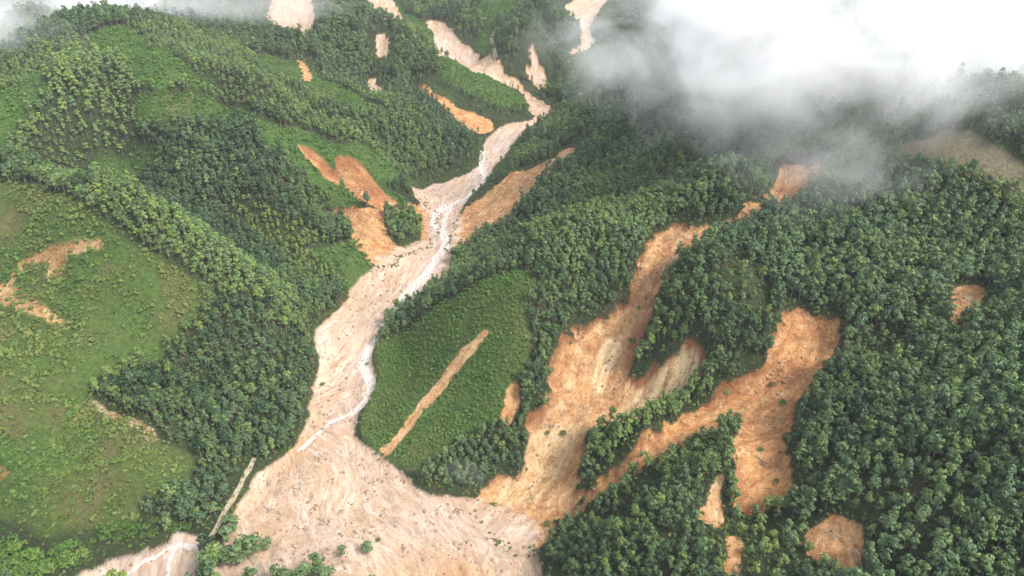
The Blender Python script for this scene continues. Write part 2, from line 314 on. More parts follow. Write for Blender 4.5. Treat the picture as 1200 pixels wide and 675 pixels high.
for poly, tv in PALE:
    w = smooth(2.5, -2.5, sdf(plan(poly)) + 3*ragged); tanv = tanv*(1-w) + tv*w
wet = np.zeros(X.shape); damp = np.zeros(X.shape)
fan = .4*smooth(8, -10, sdf(plan([(400,505),(440,532),(500,585),(600,600),(560,640),(450,605),(390,560)])) + 9*ragged)
damp = np.maximum(damp, fan); damp = np.maximum(damp, .95*smooth(2, -3, sdf(plan(BRANCH))))
warm = smooth(6, -8, np.minimum(sdf(plan([(470,700),(500,662),(525,646),(560,650),(590,700)])), sdf(plan([(325,560),(352,512),(364,492),(372,505),(350,545)]))) + 6*ragged)
for line, hw in STREAMS:
    ln = chaikin([G2(*q) for q in line], 2, closed=False)
    near = sd_river < 3
    a_, c_ = flow(ln, X[near], Y[near])
    ends = np.minimum(np.hypot(X[near]-ln[0][0], Y[near]-ln[0][1]), np.hypot(X[near]-ln[-1][0], Y[near]-ln[-1][1]))
    w = smooth(hw*1.5, hw*.5, np.abs(c_ + 1.0*fbm(X[near], Y[near], 11, 3, 51)) + .3*ragged[near])*smooth(0, 2, ends+.5)
    wet[near] = np.maximum(wet[near], w)
    if hw > 1.2: damp[near] = np.maximum(damp[near], np.exp(-((np.abs(c_)+5*ragged[near])/11)**2))
Zs = tps(X, Y) + bil(CD, X, Y) - 1.75
Z = Z*(1-wet) + (Zs + .25*(Z-Zs))*wet
def ground_z(x, y):
    x = np.asarray(x, float); y = np.asarray(y, float)
    i = np.clip(np.searchsorted(GX, x)-1, 0, NX-2); j = np.clip(np.searchsorted(GY, y)-1, 0, NY-2)
    fx = (x-GX[i])/(GX[i+1]-GX[i]); fy = (y-GY[j])/(GY[j+1]-GY[j])
    return (Z[j, i]*(1-fx)+Z[j, i+1]*fx)*(1-fy) + (Z[j+1, i]*(1-fx)+Z[j+1, i+1]*fx)*fy
def look(A, x, y):
    i = np.clip(np.searchsorted(GX, x)-1, 0, NX-2); j = np.clip(np.searchsorted(GY, y)-1, 0, NY-2)
    return A[j, i]

# ------------------------------------------------------------------ materials
def nt(name):
    m = bpy.data.materials.new(name); m.use_nodes = True; t = m.node_tree; t.nodes.clear()
    out = t.nodes.new('ShaderNodeOutputMaterial'); return m, t, out
class N:
    """terse node building"""
    def __init__(s, t): s.t = t
    def new(s, typ, **kw):
        n = s.t.nodes.new(typ)
        for k, v in kw.items(): setattr(n, k, v)
        return n
    def link(s, a, b): s.t.links.new(a, b)
    def setin(s, n, key, v):
        if hasattr(v, 'is_output') or isinstance(v, bpy.types.NodeSocket): s.link(v, n.inputs[key])
        else: n.inputs[key].default_value = v
    def attr(s, name, typ='GEOMETRY', out='Fac'):
        n = s.new('ShaderNodeAttribute', attribute_name=name, attribute_type=typ); return n.outputs[out]
    def noise(s, vec, scale, detail=4, rough=.55, dist=0.0):
        n = s.new('ShaderNodeTexNoise'); s.setin(n, 'Vector', vec); n.inputs['Scale'].default_value = scale
        n.inputs['Detail'].default_value = detail; n.inputs['Roughness'].default_value = rough; n.inputs['Distortion'].default_value = dist
        return n.outputs['Fac']
    def ramp(s, fac, stops):
        n = s.new('ShaderNodeValToRGB'); s.link(fac, n.inputs['Fac']); e = n.color_ramp.elements
        while len(e) < len(stops): e.new(.5)
        for el, (p, c) in zip(e, stops): el.position = p; el.color = (*c, 1) if len(c) == 3 else c
        return n.outputs['Color']
    def mix(s, fac, a, b, mode='MIX'):
        n = s.new('ShaderNodeMix', data_type='RGBA', blend_type=mode)
        s.setin(n, 0, fac); s.setin(n, 6, a if not isinstance(a, tuple) else (*a, 1)); s.setin(n, 7, b if not isinstance(b, tuple) else (*b, 1))
        return n.outputs[2]
    def math(s, op, a, b=0.0):
        n = s.new('ShaderNodeMath', operation=op); s.setin(n, 0, a); s.setin(n, 1, b); return n.outputs[0]
    def mr(s, v, a, b, c=0.0, d=1.0):
        n = s.new('ShaderNodeMapRange'); s.setin(n, 0, v); n.inputs[1].default_value = a; n.inputs[2].default_value = b; n.inputs[3].default_value = c; n.inputs[4].default_value = d
        return n.outputs[0]

def make_terrain_mat():
    m, t, out = nt('terrain'); n = N(t)
    pos = n.new('ShaderNodeNewGeometry').outputs['Position']
    fl = n.attr('flow', out='Vector')
    sep = n.new('ShaderNodeMapping'); n.link(fl, sep.inputs['Vector']); sep.inputs['Scale'].default_value = (.26, 1, 1)
    flv = sep.outputs[0]
    streak = n.noise(flv, .33, 6, .62, .6); streak2 = n.noise(flv, .95, 5, .65, .3)
    blotch = n.noise(pos, .045, 5, .6, .8); grain = n.noise(pos, .55, 6, .68, .3); fine = n.noise(pos, 1.7, 4, .7)
    # --- mud of the valley floor
    mud = n.ramp(streak, [(.28, (.40, .25, .15)), (.42, (.54, .37, .24)), (.55, (.64, .465, .315)), (.75, (.78, .625, .475))])
    mud = n.mix(n.mr(blotch, .42, .7), mud, (.52, .34, .205))
    mud = n.mix(n.mr(n.noise(pos, .02, 3, .5), .52, .72, 0, .7), mud, (.53, .43, .38))
    mud = n.mix(n.mr(grain, .56, .74, 0, .5), mud, (.66, .56, .45))
    mud = n.mix(n.mr(grain, .44, .33, 0, .6), mud, (.20, .115, .065))
    mud = n.mix(n.mr(n.noise(pos, .22, 5, .7, 1.0), .57, .66, 0, .5), mud, (.30, .185, .115))
    mud = n.mix(n.mr(streak2, .36, .24, 0, .35), mud, (.22, .125, .07))
    run = n.math('ABSOLUTE', n.math('SUBTRACT', n.noise(flv, .11, 4, .55, 1.6), .5))
    mud = n.mix(n.math('MULTIPLY', n.mr(run, .030, .008), n.mr(grain, .3, .6, .2, .65)), mud, (.34, .225, .155))
    run2 = n.math('ABSOLUTE', n.math('SUBTRACT', n.noise(flv, .17, 3, .5, 1.2), .56))
    mud = n.mix(n.mr(run2, .018, .004, 0, .6), mud, (.72, .64, .57))
    mud = n.mix(n.math('MULTIPLY', n.attr('damp'), n.mr(blotch, .35, .6, .3, .85)), mud, n.mix(n.mr(streak, .35, .65), (.38, .27, .21), (.68, .56, .48)))
    mud = n.mix(n.math('MULTIPLY', n.attr('warm'), .8), mud, n.mix(n.mr(streak, .35, .65), (.38, .20, .095), (.60, .37, .19)))
    # --- raw slide soil
    tan = n.attr('tan')
    so = n.ramp(streak, [(.25, (.30, .115, .038)), (.42, (.57, .245, .078)), (.58, (.71, .35, .12)), (.78, (.82, .50, .22))])
    st = n.ramp(streak, [(.25, (.42, .22, .09)), (.42, (.58, .36, .155)), (.62, (.76, .56, .33)), (.75, (.85, .72, .50))])
    sl_ = n.mix(tan, so, st)
    sl_ = n.mix(n.mr(blotch, .50, .66, 0, .75), sl_, (.60, .35, .145))
    sl_ = n.mix(n.math('MULTIPLY', n.mr(blotch, .47, .34, 0, .75), n.mr(tan, .3, 1, 1, .15)), sl_, (.33, .115, .045))
    sl_ = n.mix(n.mr(grain, .53, .66, 0, .7), sl_, (.72, .50, .28))
    sl_ = n.mix(n.mr(n.noise(pos, .16, 5, .7, .5), .52, .38, 0, .6), sl_, (.38, .14, .05))
    sl_ = n.mix(n.mr(grain, .46, .35, 0, .62), sl_, (.22, .085, .035))
    sl_ = n.mix(n.mr(n.noise(pos, .30, 3, .6, 1.2), .60, .68, 0, .65), sl_, (.80, .62, .40))
    sl_ = n.mix(n.mr(streak2, .42, .28, 0, .6), sl_, (.25, .095, .04))
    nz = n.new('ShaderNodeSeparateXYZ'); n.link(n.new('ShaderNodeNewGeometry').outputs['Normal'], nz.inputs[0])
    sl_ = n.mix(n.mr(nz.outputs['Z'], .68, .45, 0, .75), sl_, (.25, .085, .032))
    sl_ = n.mix(n.math('MULTIPLY', n.mr(tan, .70, .95, 0, .9), n.mr(streak, .36, .58, .25, 1)), sl_, n.mix(n.mr(grain, .35, .65), (.76, .50, .23), (.95, .78, .48)))
    # --- fields
    olive = n.attr('olive'); ob = n.math('ADD', olive, n.mr(n.noise(pos, .035, 4, .6), .3, .7, -.35, .35))
    gr = n.ramp(ob, [(0, (.085, .19, .03)), (.35, (.11, .165, .03)), (.62, (.19, .15, .055)), (1.0, (.30, .215, .155))])
    gr = n.mix(n.mr(grain, .40, .68), n.mix(.6, gr, (.03, .055, .015)), n.mix(.35, gr, (.13, .19, .045)))
    # --- forest floor
    ff = n.mix(n.mr(grain, .35, .65), (.022, .032, .011), (.055, .075, .024))
    ff = n.mix(n.mr(blotch, .60, .75, 0, .6), ff, (.15, .085, .045))
    col = n.mix(n.attr('grass'), ff, gr)
    edge = n.math('ADD', n.attr('soil'), n.mr(fine, .3, .7, -.25, .25))
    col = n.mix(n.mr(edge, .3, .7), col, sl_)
    col = n.mix(n.mr(n.math('ADD', n.attr('mud'), n.mr(fine, .3, .7, -.2, .2)), .3, .7), col, mud)
    wetf = n.mr(n.math('ADD', n.attr('wet'), n.mr(fine, .3, .7, -.15, .15)), .35, .6)
    col = n.mix(wetf, col, n.ramp(streak2, [(.3, (.46, .39, .33)), (.46, (.62, .55, .48)), (.66, (.82, .78, .73))]))  # pale silty water, with the white of reflected sky put into its colour
    col = n.mix(1.0, col, (.80, .80, .80), 'MULTIPLY')
    h = n.math('ADD', n.math('MULTIPLY', grain, 1.1), n.math('ADD', n.math('MULTIPLY', streak2, .5), n.math('MULTIPLY', fine, .3)))
    b = n.new('ShaderNodeBump'); n.link(n.mr(n.attr('mud'), 0, 1, 1.0, .55), b.inputs['Strength']); b.inputs['Distance'].default_value = 1.2; n.link(h, b.inputs['Height'])
    p = n.new('ShaderNodeBsdfPrincipled'); n.link(col, p.inputs['Base Color']); n.link(b.outputs[0], p.inputs['Normal'])
    n.link(n.mr(wetf, 0, 1, .85, .25), p.inputs['Roughness']); p.inputs['Specular IOR Level'].default_value = .3
    n.link(p.outputs[0], out.inputs['Surface']); return m
M_TERRAIN = make_terrain_mat()

def make_leaf_mat(name, dark, light, warm, gloss=.38):
    m, t, out = nt(name); n = N(t)
    tint = n.attr('tint', 'INSTANCER'); hue = n.attr('hue', 'INSTANCER'); leaf = n.attr('leaf')
    c = n.mix(n.math('ADD', n.math('MULTIPLY', tint, .55), n.math('MULTIPLY', leaf, .5)), dark, light)
    c = n.mix(hue, c, n.mix(leaf, warm, tuple(min(1, v*1.5) for v in warm)))
    p = n.new('ShaderNodeBsdfPrincipled'); n.link(c, p.inputs['Base Color']); p.inputs['Roughness'].default_value = gloss
    p.inputs['Specular IOR Level'].default_value = .25
    tr = n.new('ShaderNodeBsdfTranslucent'); n.link(n.mix(.5, c, (.12, .2, .03)), tr.inputs['Color'])
    mx = n.new('ShaderNodeMixShader'); mx.inputs[0].default_value = .12
    n.link(p.outputs[0], mx.inputs[1]); n.link(tr.outputs[0], mx.inputs[2]); n.link(mx.outputs[0], out.inputs['Surface']); return m
M_LEAF = make_leaf_mat('tree_leaves', (.010, .034, .014), (.148, .232, .100), (.165, .228, .045))
M_BUSH = make_leaf_mat('bush_leaves', (.026, .074, .014), (.11, .22, .036), (.165, .15, .05), .5)
def simple(name, c0, c1, scale, rough=.85, bump=.3, stretch=(1, 1, 1)):
    m, t, out = nt(name); n = N(t)
    co = n.new('ShaderNodeTexCoord').outputs['Object']; mp = n.new('ShaderNodeMapping'); n.link(co, mp.inputs[0]); mp.inputs['Scale'].default_value = stretch
    f = n.noise(mp.outputs[0], scale, 5, .65)
    p = n.new('ShaderNodeBsdfPrincipled'); n.link(n.mix(n.mr(f, .3, .7), c0, c1), p.inputs['Base Color']); p.inputs['Roughness'].default_value = rough
    b = n.new('ShaderNodeBump'); b.inputs['Strength'].default_value = bump; n.link(f, b.inputs['Height']); n.link(b.outputs[0], p.inputs['Normal'])
    n.link(p.outputs[0], out.inputs['Surface']); return m
M_BARK = simple('bark', (.10, .075, .05), (.22, .18, .14), 3, stretch=(1, 1, .2))
M_CONC = simple('concrete', (.20, .16, .105), (.33, .275, .19), .6, .8, .1)
M_LOG = simple('weathered_wood', (.13, .09, .06), (.28, .20, .14), 2, stretch=(.3, 2, 2))
M_ROCK = simple('rock', (.17, .11, .075), (.36, .26, .18), .9, .9, .6)
# ------------------------------------------------------------------ the ground, split into its pieces
def link(o, parent=None):
    COL.objects.link(o)
    if parent: o.parent = parent
    return o
def mesh_np(name, V, Fq, mat, attrs=None, smooth_=True):
    me = bpy.data.meshes.new(name)
    me.vertices.add(len(V)); me.vertices.foreach_set('co', np.ascontiguousarray(V, np.float32).ravel())
    k = Fq.shape[1]; me.loops.add(Fq.size); me.loops.foreach_set('vertex_index', np.ascontiguousarray(Fq, np.int32).ravel())
    me.polygons.add(len(Fq)); me.polygons.foreach_set('loop_start', np.arange(0, Fq.size, k, dtype=np.int32))
    me.polygons.foreach_set('use_smooth', np.full(len(Fq), smooth_))
    for an, (typ, A) in (attrs or {}).items():
        a = me.attributes.new(an, typ, 'POINT'); a.data.foreach_set('vector' if typ == 'FLOAT_VECTOR' else 'value', np.ascontiguousarray(A, np.float32).ravel())
    me.update(calc_edges=True); me.validate(); me.materials.append(mat)
    return me
cls = np.zeros(X.shape, int); names = [('hillside', 'forested hillsides around the valley')]
for k, v in FIELDS.items():
    cls[SDF[k] < 0] = len(names); names.append(('field', v[2]))
for k, v in SLIDES.items():
    cls[SDS[k] < 0] = len(names); names.append(('landslide' if k not in ('track', 'gash', 'clay', 'row', 'scrape') else 'bare_earth', v[4]))
cls[sd_river < 0] = len(names); names.append(('riverbed', 'pale mud and debris covering the valley floor'))
cls[wet > .5] = len(names); names.append(('stream', 'whitish silty stream winding down the mud-covered valley floor'))
# finest pieces decide by face: majority of the four corners
fc = np.maximum(np.maximum(cls[:-1, :-1], cls[1:, :-1]), np.maximum(cls[:-1, 1:], cls[1:, 1:]))
ids = np.arange(NX*NY).reshape(NY, NX)
quads = np.stack([ids[:-1, :-1], ids[:-1, 1:], ids[1:, 1:], ids[1:, :-1]], -1).reshape(-1, 4); fcl = fc.ravel()
ALLV = np.stack([X, Y, Z], -1).reshape(-1, 3)
ATT = {'soil': soil, 'mud': mudc, 'grass': grass, 'olive': olive, 'tan': tanv, 'wet': wet, 'damp': damp, 'warm': warm}
FLOWV = np.stack([FS, FT, np.zeros_like(FS)], -1).reshape(-1, 3)
for c, (nm, lab) in enumerate(names):
    q = quads[fcl == c]
    if not len(q): print('EMPTY', nm, lab); continue
    u, inv = np.unique(q, return_inverse=True)
    at = {a: ('FLOAT', A.ravel()[u]) for a, A in ATT.items()}; at['flow'] = ('FLOAT_VECTOR', FLOWV[u])
    o = bpy.data.objects.new(nm, mesh_np(nm, ALLV[u], inv.reshape(-1, 4), M_TERRAIN, at)); link(o)
    o['kind'] = 'structure'; o['label'] = lab
# ------------------------------------------------------------------ footpaths
def ribbon(name, line, width, lab, mat, lift=.45):
    ln = chaikin([G2(*q) for q in line], 3, closed=False)
    V = []; F = []
    for i, p in enumerate(ln):
        a = ln[max(i-1, 0)]; b = ln[min(i+1, len(ln)-1)]; d = (b-a)/np.linalg.norm(b-a); nrm = np.array([-d[1], d[0]])
        w1 = width*(.5+.05*math.sin(i*.5)); w2 = width*(.5+.06*math.sin(i*.37+1)); L = p+nrm*w1; R = p-nrm*w2
        V += [(*L, float(ground_z(*L))+lift), (*R, float(ground_z(*R))+lift), (*L, float(ground_z(*L))-1.2), (*R, float(ground_z(*R))-1.2)]
    for i in range(len(ln)-1):
        k = 4*i; F += [(k, k+4, k+5, k+1), (k+2, k+6, k+4, k), (k+1, k+5, k+7, k+3)]
    me = bpy.data.meshes.new(name); me.from_pydata(V, [], F); me.materials.append(mat); me.update()
    o = link(bpy.data.objects.new(name, me)); o['kind'] = 'structure'; o['label'] = lab; return o
ribbon('footpath', [(299,540),(294,551),(288,560),(283,572),(279,579),(271,592),(263,606),(255,622),(247,634)], 1.7, 'pale concrete path between the dark trees and the mud', M_CONC)
ribbon('footpath', [(286,645),(298,655),(306,668),(312,690)], 2.7, 'pale concrete path at the bottom among trees', M_CONC)
ribbon('footpath', [(590,22),(582,32),(576,42),(577,52),(581,66)], 4.0, 'winding pale track across the far field', M_CONC, .6)

# ------------------------------------------------------------------ trees and bushes: meshes
def leaf_clumps(r, lobes, per, size, droop=.25):
    """folded leaf sprays spread over a set of lobes; returns verts, quads as tris, per-vertex leaf value"""
    V = []; F = []; A = []
    for (c, rad) in lobes:
        for _ in range(per):
            d = r.normal(size=3); d[2] = abs(d[2])*1.1-.25 if r.random() < .8 else d[2]; d /= np.linalg.norm(d)
            p = np.array(c) + d*rad*np.array([1, 1, .85])*(.72+.36*r.random())
            nrm = d*.75 + r.normal(size=3)*.33 + np.array([0, 0, .3]); nrm /= np.linalg.norm(nrm)
            a = np.cross(nrm, r.normal(size=3)); a /= np.linalg.norm(a); b = np.cross(nrm, a)
            s = size*(.6+.8*r.random()); k = len(V)
            ctr = p + nrm*s*.22
            ring = [p + a*s*.62 - nrm*s*droop*r.random(), p + b*s*.40, p - a*s*.62 - nrm*s*droop*r.random(), p - b*s*.40]
            V += [ctr]+ring; F += [(k, k+1, k+2), (k, k+2, k+3), (k, k+3, k+4), (k, k+4, k+1)]
            A += [float(np.clip(r.normal(.45, .28), 0, 1))]*5
    return V, F, A
def add_mesh(name, V, F, A, mats, midx=None):
    me = bpy.data.meshes.new(name); me.from_pydata([tuple(v) for v in V], [], F)
    at = me.attributes.new('leaf', 'FLOAT', 'POINT'); at.data.foreach_set('value', np.array(A, np.float32))
    for m in mats: me.materials.append(m)
    if midx is not None: me.polygons.foreach_set('material_index', np.array(midx, np.int32))
    me.update(); return me
def tube(path, rads, n=5):
    V = []; F = []
    for i, (p, r_) in enumerate(zip(path, rads)):
        for k in range(n):
            an = 2*math.pi*k/n; V.append((p[0]+r_*math.cos(an), p[1]+r_*math.sin(an), p[2]))
    for i in range(len(path)-1):
        for k in range(n): F.append((i*n+k, i*n+(k+1) % n, (i+1)*n+(k+1) % n, (i+1)*n+k))
    return V, F
def tree_parts(seed, H, R, base, nl, per, size):
    r = np.random.default_rng(seed)
    lean = r.normal(size=2)*.25
    lobes = [((lean[0]*1.2, lean[1]*1.2, H-R*.45), R*.48)]
    for k in range(nl):
        an = 2*math.pi*(k+r.random()*.6)/nl*2; up = k % 2; q = R*(.34+.2*r.random() if up else .5+.2*r.random())
        zc = base+(H-base)*((.55+.22*r.random()) if up else (.18+.25*r.random()))
        lobes.append(((q*math.cos(an)+lean[0], q*math.sin(an)+lean[1], zc), R*(.36+.14*r.random())))
    lobes.append(((lean[0], lean[1], base+(H-base)*.5), R*.62))
    crown = leaf_clumps(r, lobes, per, size)
    tv, tf = tube([(0, 0, -1.0), (lean[0]*.4, lean[1]*.4, H*.4), (lean[0], lean[1], H*.8)], [.24, .17, .07])
    for k in range(1, min(5, nl+1)):                                     # limbs reach into the lobes
        c = lobes[k][0]; v2, f2 = tube([(lean[0]*.4, lean[1]*.4, H*.36), c], [.10, .04], 3); o = len(tv)
        tv = tv+v2; tf = tf+[tuple(i+o for i in f) for f in f2]
    return crown, (tv, tf)
TREES = []                     # (crown mesh, trunk mesh, joined mesh)
for k in range(7):
    H = [8.2, 9.2, 7.6, 9.8, 8.6, 7.2, 9.4][k]; R = [2.0, 1.8, 2.2, 1.9, 1.75, 2.1, 2.25][k]
    (cv, cf, ca), (tv, tf) = tree_parts(100+k, H, R, H*.26, 7+k % 3, 13, .84)
    cm = add_mesh('crown_mesh', cv, cf, ca, [M_LEAF]); tm = add_mesh('trunk_mesh', tv, tf, [0]*len(tv), [M_BARK])
    o = len(cv)
    jm = add_mesh('whole_tree', list(cv)+list(tv), cf+[tuple(i+o for i in f) for f in tf], ca+[0]*len(tv), [M_LEAF, M_BARK], [0]*len(cf)+[1]*len(tf))
    TREES.append((cm, tm, jm))
BUSHES = []
for k in range(4):
    r = np.random.default_rng(300+k); R = 1.0
    lobes = [((r.normal()*.25, r.normal()*.25, .75), .62)]+[((.62*math.cos(a), .62*math.sin(a), .38+.25*r.random()), .45+.15*r.random()) for a in (np.arange(5)*1.256+r.random())]
    cv, cf, ca = leaf_clumps(r, lobes, 13, .42)
    tv, tf = tube([(0, 0, -.4), (0, 0, .35), (.05, .05, .8)], [.08, .06, .03]); o = len(cv)
    BUSHES.append((add_mesh('crown_mesh', cv, cf, ca, [M_BUSH]), add_mesh('trunk_mesh', tv, tf, [0]*len(tv), [M_BARK]), None))
TUFTS = []
for k in range(5):
    r = np.random.default_rng(400+k)
    lobes = [((0, 0, .35), .42), ((.3*math.cos(k), .3*math.sin(k), .22), .33), ((-.3*math.cos(k*2), .28, .2), .3)]
    cv, cf, ca = leaf_clumps(r, lobes, 5, .55, .45)
    TUFTS.append(add_mesh('tuft', cv, cf, ca, [M_BUSH]))

def stuff(name, label, meshes, pos, rotz, scl, var, tint, hue):
    """one object: its points each carry one of the given plants"""
    lib = bpy.data.collections.new(name+'_kinds')
    for i, me in enumerate(meshes): lib.objects.link(bpy.data.objects.new('%s_kind_%d' % (name, i), me))
    me = bpy.data.meshes.new(name); n = len(pos)
    me.vertices.add(n); me.vertices.foreach_set('co', np.ascontiguousarray(pos, np.float32).ravel())
    rot = np.zeros((n, 3)); rot[:, 2] = rotz; rot[:, :2] = rng.normal(size=(n, 2))*.06
    for an, typ, A in (('rot', 'FLOAT_VECTOR', rot), ('scl', 'FLOAT_VECTOR', scl), ('tint', 'FLOAT', tint), ('hue', 'FLOAT', hue)):
        a = me.attributes.new(an, typ, 'POINT'); a.data.foreach_set('vector' if typ == 'FLOAT_VECTOR' else 'value', np.ascontiguousarray(A, np.float32).ravel())
    a = me.attributes.new('kind', 'INT', 'POINT'); a.data.foreach_set('value', np.ascontiguousarray(var, np.int32))
    o = link(bpy.data.objects.new(name, me)); o['kind'] = 'stuff'; o['label'] = label
    g = bpy.data.node_groups.new(name+'_growth', 'GeometryNodeTree')
    g.interface.new_socket('Geometry', in_out='INPUT', socket_type='NodeSocketGeometry'); g.interface.new_socket('Geometry', in_out='OUTPUT', socket_type='NodeSocketGeometry')
    gi = g.nodes.new('NodeGroupInput'); go = g.nodes.new('NodeGroupOutput'); ip = g.nodes.new('GeometryNodeInstanceOnPoints'); ci = g.nodes.new('GeometryNodeCollectionInfo')
    ci.inputs[0].default_value = lib; ci.inputs['Separate Children'].default_value = True; ci.inputs['Reset Children'].default_value = True
    def na(nm, dt):
        q = g.nodes.new('GeometryNodeInputNamedAttribute'); q.data_type = dt; q.inputs[0].default_value = nm; return q.outputs[0]
    L = g.links.new
    L(gi.outputs[0], ip.inputs['Points']); L(ci.outputs[0], ip.inputs['Instance']); ip.inputs['Pick Instance'].default_value = True
    L(na('kind', 'INT'), ip.inputs['Instance Index']); L(na('rot', 'FLOAT_VECTOR'), ip.inputs['Rotation']); L(na('scl', 'FLOAT_VECTOR'), ip.inputs['Scale'])
    L(ip.outputs[0], go.inputs[0])
    md = o.modifiers.new('growth', 'NODES'); md.node_group = g
    return o

# ------------------------------------------------------------------ where the trees stand
def scatter(step, y0, y1, half=lambda y: min(.95*y+110, 720)):
    ys = np.arange(y0, y1, step*.88); out = []
    for j, y in enumerate(ys):
        h = half(y); xs = np.arange(-h, h, step) + (step/2 if j % 2 else 0)
        out.append(np.stack([xs, np.full(len(xs), y)], -1))
    p = np.concatenate(out); return p + rng.uniform(-.36, .36, p.shape)*step
P1, P2, P3 = scatter(3.1, 92, 430), scatter(3.5, 430, 690), scatter(4.8, 690, 1200)
pp = np.concatenate([P1, P2, P3]); size = np.r_[np.full(len(P1), .93), np.full(len(P2), 1.08), np.full(len(P3), 1.35)]
STANDS = [  # outline, warm hue, lighter tint, size, keep
 ([(40,203),(120,215),(220,270),(330,328),(360,380),(330,370),(262,340),(200,312),(130,265),(60,228)], .35, .45, .95, 1),
 ([(262,232),(310,238),(392,288),(402,342),(362,335),(300,282)], .75, .1, .62, .8),
 ([(555,325),(640,288),(720,262),(800,232),(855,232),(810,258),(730,298),(690,330),(640,320),(580,335)], .25, .45, .9, 1),
 ([(440,395),(500,345),(560,310),(640,300),(625,320),(560,340),(500,370),(447,397)], .0, .05, .75, 1),
 ([(150,45),(280,60),(330,150),(270,140),(210,110)], .3, .35, .8, .9),
 ([(-60,120),(130,38),(330,60),(540,170),(480,230),(380,180),(270,140),(140,160),(0,210),(-60,210)], .34, .35, .78, 1),
 ([(100,40),(150,50),(180,140),(60,140),(0,190),(0,130)], .4, .35, 1.2, 1),
 ([(820,590),(940,590),(950,700),(830,700)], .6, .25, .75, .42),
 ([(985,555),(1110,540),(1130,600),(1060,690),(1010,660)], .45, .25, .8, .8),
 ([(840,325),(900,325),(905,380),(850,385)], .6, .2, .7, .75),
 ([(1100,470),(1210,450),(1210,520),(1100,540)], .35, .25, 1.05, 1),
 ([(990,395),(1060,390),(1060,430),(995,430)], .4, .35, .6, .7),
 ([(900,240),(1240,200),(1240,700),(900,700),(930,560),(1000,420),(900,340)], .04, .28, 1.08, .96),
 ([(105,470),(200,425),(262,350),(360,395),(372,440),(362,500),(335,540),(280,590),(225,565),(130,492)], .02, -.12, .92, 1),
 ([(495,475),(620,460),(620,585),(490,580)], .0, .2, .72, 1),
 ([(618,340),(700,310),(760,290),(740,340),(700,380),(650,420),(610,440)], .1, .15, .78, 1),
 ([(640,560),(760,560),(860,600),(820,700),(640,700)], .0, .2, .75, 1.0),
 ([(-60,596),(20,608),(62,640),(112,616),(150,612),(190,610),(190,630),(110,652),(60,700),(-60,700)], .3, .2, 1, 0),
 ([(500,85),(560,110),(620,135),(570,150),(520,125)], .1, .2, .7, .9),
]
px_, py_ = pp[:, 0], pp[:, 1]
keep = (look(sd_river, px_, py_) > 1.6) & (look(sd_soil, px_, py_) > 1.0) & (look(sd_field, px_, py_) > .4)
dk = np.minimum(look(sd_soil, px_, py_), look(sd_river, px_, py_)-1)
low = (py_ > 470) & (dk < 11); keep &= ~(low & (rng.random(len(pp)) < .6) | ((py_ > 470) & (dk < 1.8))); size[low] *= .6
keep &= (fbm(px_, py_, 14, 3, 61) < .46) | (px_ < 15) | (py_ > 430)
hue = np.clip(.12+.55*fbm(px_, py_, 60, 3, 62), 0, .6); tint = np.clip(.40+.5*fbm(px_, py_, 40, 3, 63)+rng.normal(size=len(pp))*.16, 0, 1.1)
def inpoly(poly, x, y):
    c = np.zeros(len(x), bool)
    for a, b in zip(poly, np.roll(poly, -1, 0)):
        m = (a[1] > y) != (b[1] > y); c ^= m & (x < (b[0]-a[0])*(y-a[1])/(b[1]-a[1]+1e-12)+a[0])
    return c
wob_x = 4*fbm(px_, py_, 12, 2, 71); wob_y = 4*fbm(px_, py_, 12, 2, 72)
for poly, h_, t_, s_, k_ in STANDS:
    m = inpoly(plan(poly), px_+wob_x, py_+wob_y)
    hue[m] = np.clip(h_+.22*rng.normal(size=m.sum()), 0, 1); tint[m] = np.clip(tint[m]+t_, -.1, 1.3); size[m] *= s_; keep[m] &= rng.random(m.sum()) < k_
odd = rng.random(len(pp)) < .07; hue[odd] += .35; tint[odd] += .3; odd = rng.random(len(pp)) < .06; tint[odd] -= .5; size[odd] *= 1.25
pathpts = np.array([G2(*q) for q in [(297,545),(291,556),(285,570),(278,582),(272,593),(263,606),(255,620),(247,634),(286,645),(298,655),(306,668),(312,680)]])
keep &= (np.hypot(px_[:, None]-pathpts[:, 0], py_[:, None]-pathpts[:, 1]).min(1) > 3.2)
pp, size, hue, tint = pp[keep], size[keep]*rng.uniform(.66, 1.28, keep.sum()), hue[keep], tint[keep]
gz = ground_z(pp[:, 0], pp[:, 1]); tpos = np.c_[pp, gz-.1]
nT = len(tpos); trot = rng.uniform(0, 6.283, nT); tvar = rng.integers(0, len(TREES), nT)
tscl = size[:, None]*np.c_[rng.uniform(.9, 1.15, nT), rng.uniform(.9, 1.15, nT), rng.uniform(.85, 1.15, nT)]

def project(p):
    c, s_ = math.cos(PITCH), math.sin(PITCH); d = p-np.array([0, 0, CAM_Z]); f = d[:, 1]*c-d[:, 2]*s_; u = d[:, 1]*s_+d[:, 2]*c
    return 600+F_PX*d[:, 0]/f, 337.5-F_PX*u/f, f
top = tpos+np.array([0, 0, 6.0]); qx, qy, qf = project(top)
vis = (qx > 4) & (qx < 1196) & (qy > 6) & (qy < 668) & (qf > 0)
for k in np.linspace(.5, .985, 60):
    idx = np.where(vis)[0]; q = top[idx]*k + np.array([0, 0, CAM_Z])*(1-k)
    vis[idx] &= base_z(q[:, 0], q[:, 1]) < q[:, 2]+1.0
order = np.where(vis)[0]; order = order[np.argsort(-(tscl[order, 0]/qf[order]))]

